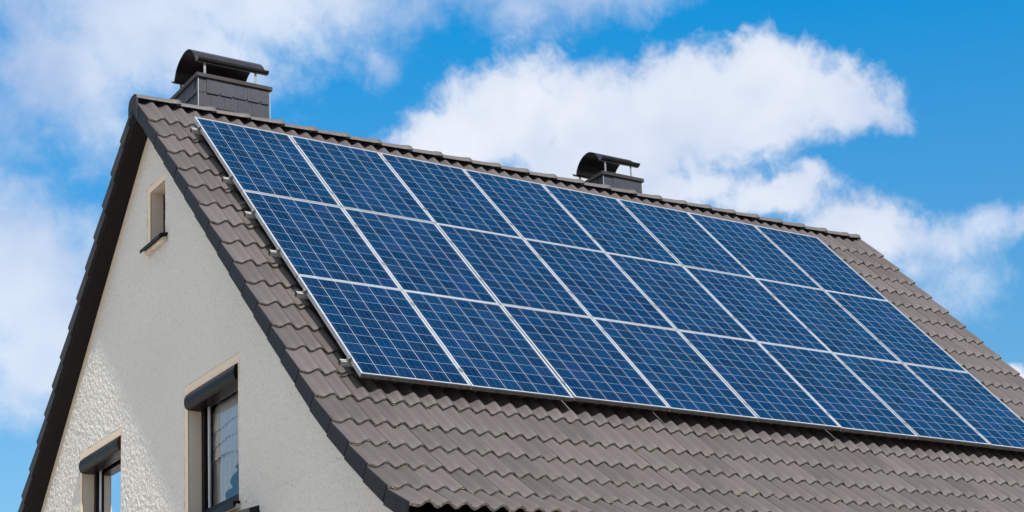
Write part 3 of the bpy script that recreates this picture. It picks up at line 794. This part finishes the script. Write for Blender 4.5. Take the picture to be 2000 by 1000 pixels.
# ------------------------------------------------------------------ solar panels
PX, PY = 1.01, 1.6636
ROT = Matrix.Rotation(TH, 4, 'X')
def on_roof(u, s, n):
    """point from metres along the ridge, down the slope and off the panel plane"""
    return Vector((u, -s*CT-n*ST, -s*ST+n*CT+ZO))
def make_panel():
    root = empty('solar_panel'); root.rotation_euler = (TH, 0, 0)
    fr = MB(); W, H, rim, dep = PW_, PH_, .011, .040
    # frame bars with a grooved outer face
    prof = [(0, 0), (rim, 0), (rim, -.006), (.004, -.006), (.004, -dep+.002), (.024, -dep+.002), (.024, -dep), (0, -dep), (0, -.030), (.0025, -.0285), (.0025, -.0265), (0, -.025), (0, -.018), (.0025, -.0165), (.0025, -.0145), (0, -.013)]
    n = len(prof); gr = []
    corners = [((0, -H), (1, 1)), ((W, -H), (-1, 1)), ((W, 0), (-1, -1)), ((0, 0), (1, -1))]
    for q in range(4):
        (c0, d0), (c1, d1) = corners[q], corners[(q+1) % 4]
        i = len(fr.v)
        for c, d in ((c0, d0), (c1, d1)):
            fr.v += [(c[0]+d[0]*p, c[1]+d[1]*p, z) for p, z in prof]
            gr += [1.0 if q == 0 and z < -.007 else 0.0 for p, z in prof]
        for k in range(n):
            j = (k+1) % n; fr.f.append((i+k, i+j, i+n+j, i+n+k))
    fr.at = {'grime': gr}
    fr.build('frame', M_ALU, root)
    gl = MB(); gl.quad((rim-.002, -H+rim-.002, -.003), (W-rim+.002, -H+rim-.002, -.003), (W-rim+.002, -rim+.002, -.003), (rim-.002, -rim+.002, -.003))
    gl.build('cell_sheet', M_CELL, root)
    bk = MB(); bk.quad((.005, -H+.005, -.012), (W-.005, -H+.005, -.012), (W-.005, -.005, -.012), (.005, -.005, -.012)); bk.build('backsheet', M_WHITE, root)
    return root
proto = make_panel(); kids = list(proto.children)
ROWN = ['top', 'middle', 'bottom']
ORD = ['first', 'second', 'third', 'fourth', 'fifth', 'sixth', 'seventh', 'eighth']
rp = random.Random(11)
for j in range(3):
    for i in range(8):
        if i == j == 0: p = proto
        else:
            p = proto.copy(); COL.objects.link(p)
            for ch in kids:
                c = ch.copy(); COL.objects.link(c); c.parent = p
        p.location = on_roof(i*PX+.004+rp.gauss(0, .0012), j*PY+.003+rp.gauss(0, .0012), rp.gauss(0, .0008))
        p.rotation_euler = (TH+rp.gauss(0, .0010), rp.gauss(0, .0010), 0)
        if i == 0: lb = 'blue solar panel in the %s row, right beside the gable edge' % ROWN[j]
        elif i == 7: lb = 'blue solar panel in the %s row, last one at the far end' % ROWN[j]
        else: lb = 'blue solar panel in the %s row, %s from the gable edge' % (ROWN[j], ORD[i])
        tag(p, lb, 'solar panel', 'solar panels in three rows on the roof')

# mounting rails with clamps
def make_rail():
    root = MB()
    L0, L1 = -.075, 8*PX+.06
    prof = [(-.019, -.041), (-.006, -.041), (-.006, -.052), (.006, -.052), (.006, -.041), (.019, -.041), (.019, -.082), (-.019, -.082)]
    root.prism(prof, L0, L1, lambda a, p, q: (a, p, q))
    r = root.build('mounting_rail', M_RAIL)
    ec = MB(); ec.box(L0-.004, L0-.0005, -.0185, .0185, -.0815, -.0415); ec.build('end_cap', M_BLACK, r)
    for k in range(9):
        m = MB(); x = k*PX
        if k in (0, 8):
            sx = -1 if k == 0 else 1
            bx = x if k == 0 else 8*PX-.004
            a = sorted((bx+sx*.001, bx+sx*.022)); m.box(a[0], a[1], -.02, .02, -.0405, -.006)
            a = sorted((bx-sx*.008, bx+sx*.007)); m.box(a[0], a[1], -.02, .02, .0008, .004)
            a = sorted((bx+sx*.0012, bx+sx*.007)); m.box(a[0], a[1], -.02, .02, -.0055, .0006)
            m.build('end_clamp', M_STEEL, r, bevel=.001)
        else:
            m.box(x-.016, x+.017, -.022, .022, .0012, .0045); m.box(x-.004, x+.005, -.006, .006, .0045, .008)
            m.build('mid_clamp', M_STEEL, r)
    for x in [.35+1.2*q for q in range(7)]:
        h = MB(); h.box(x-.015, x+.015, -.012, -.004, -.16, -.0825); h.box(x-.015, x+.015, -.004, .10, -.165, -.158); h.build('roof_hook', M_STEEL, r)
    r.rotation_euler = (TH, 0, 0)
    return r
rail0 = make_rail(); rk = list(rail0.children)
RL = [(.224, 'mounting rail under the top panel row, its end nearest the ridge'), (1.345, 'mounting rail under the lower half of the top panel row'),
      (2.070, 'mounting rail under the upper half of the middle panel row'), (2.830, 'mounting rail under the lower half of the middle panel row'),
      (3.590, 'mounting rail under the upper half of the bottom panel row'), (4.735, 'lowest mounting rail, under the lower half of the bottom panel row')]
for q, (s, lb) in enumerate(RL):
    if q == 0: r = rail0
    else:
        r = rail0.copy(); COL.objects.link(r)
        for ch in rk:
            c = ch.copy(); COL.objects.link(c); c.parent = r
    r.location = on_roof(0, s, 0); tag(r, 'aluminium '+lb if not lb.startswith('lowest') else lb, 'mounting rail', 'rails holding the solar panels')

# ------------------------------------------------------------------ moss and lichen in the tile laps
def moss():
    mb = MB(); tone = []; rnd = random.Random(21)
    for k in range(2, len(front)):
        (ya, za), (yb, zb) = front[k-1], front[k]
        ln = math.hypot(yb-ya, zb-za); dy, dz = (yb-ya)/ln, (zb-za)/ln; ny, nz = dz, -dy
        if nz < 0: ny, nz = -ny, -nz
        low = k >= 14
        for t in range(64):
            valley = XL+WL*(t+.5)
            if not low and valley > 0.1 and valley < 8.2: continue
            for q in range(rnd.choice((0, 1, 2, 3, 4, 6)) if low else rnd.choice((0, 0, 1, 2))):
                x = valley+rnd.gauss(0, .035)
                if x < XL+.01: continue
                r = rnd.uniform(.003, .0075)*(1.6 if rnd.random() < .12 else 1)
                d = ln+.004+rnd.uniform(-.003, .005); h = roll(x)-.024+rnd.uniform(0, .014)
                c = (x, yb+dy*(d-ln)+ny*h, zb+dz*(d-ln)+nz*h); tn = rnd.random()
                i = len(mb.v)
                for (a, b, e) in ((1, 0, 0), (-1, 0, 0), (0, 1, 0), (0, -1, 0), (0, 0, 1), (0, 0, -1)):
                    rr = r*rnd.uniform(.7, 1.3); mb.v.append((c[0]+a*rr*1.3, c[1]+b*rr, c[2]+e*rr)); tone.append(tn)
                for fc in ((0, 2, 4), (2, 1, 4), (1, 3, 4), (3, 0, 4), (2, 0, 5), (1, 2, 5), (3, 1, 5), (0, 3, 5)): mb.f.append(tuple(i+z for z in fc))
    mb.at = {'tone': tone}
    o = mb.build('moss', M_MOSS, None, off=UP)
    tag(o, 'specks of dry moss and lichen along the tile laps', 'moss', kind='stuff')
moss()
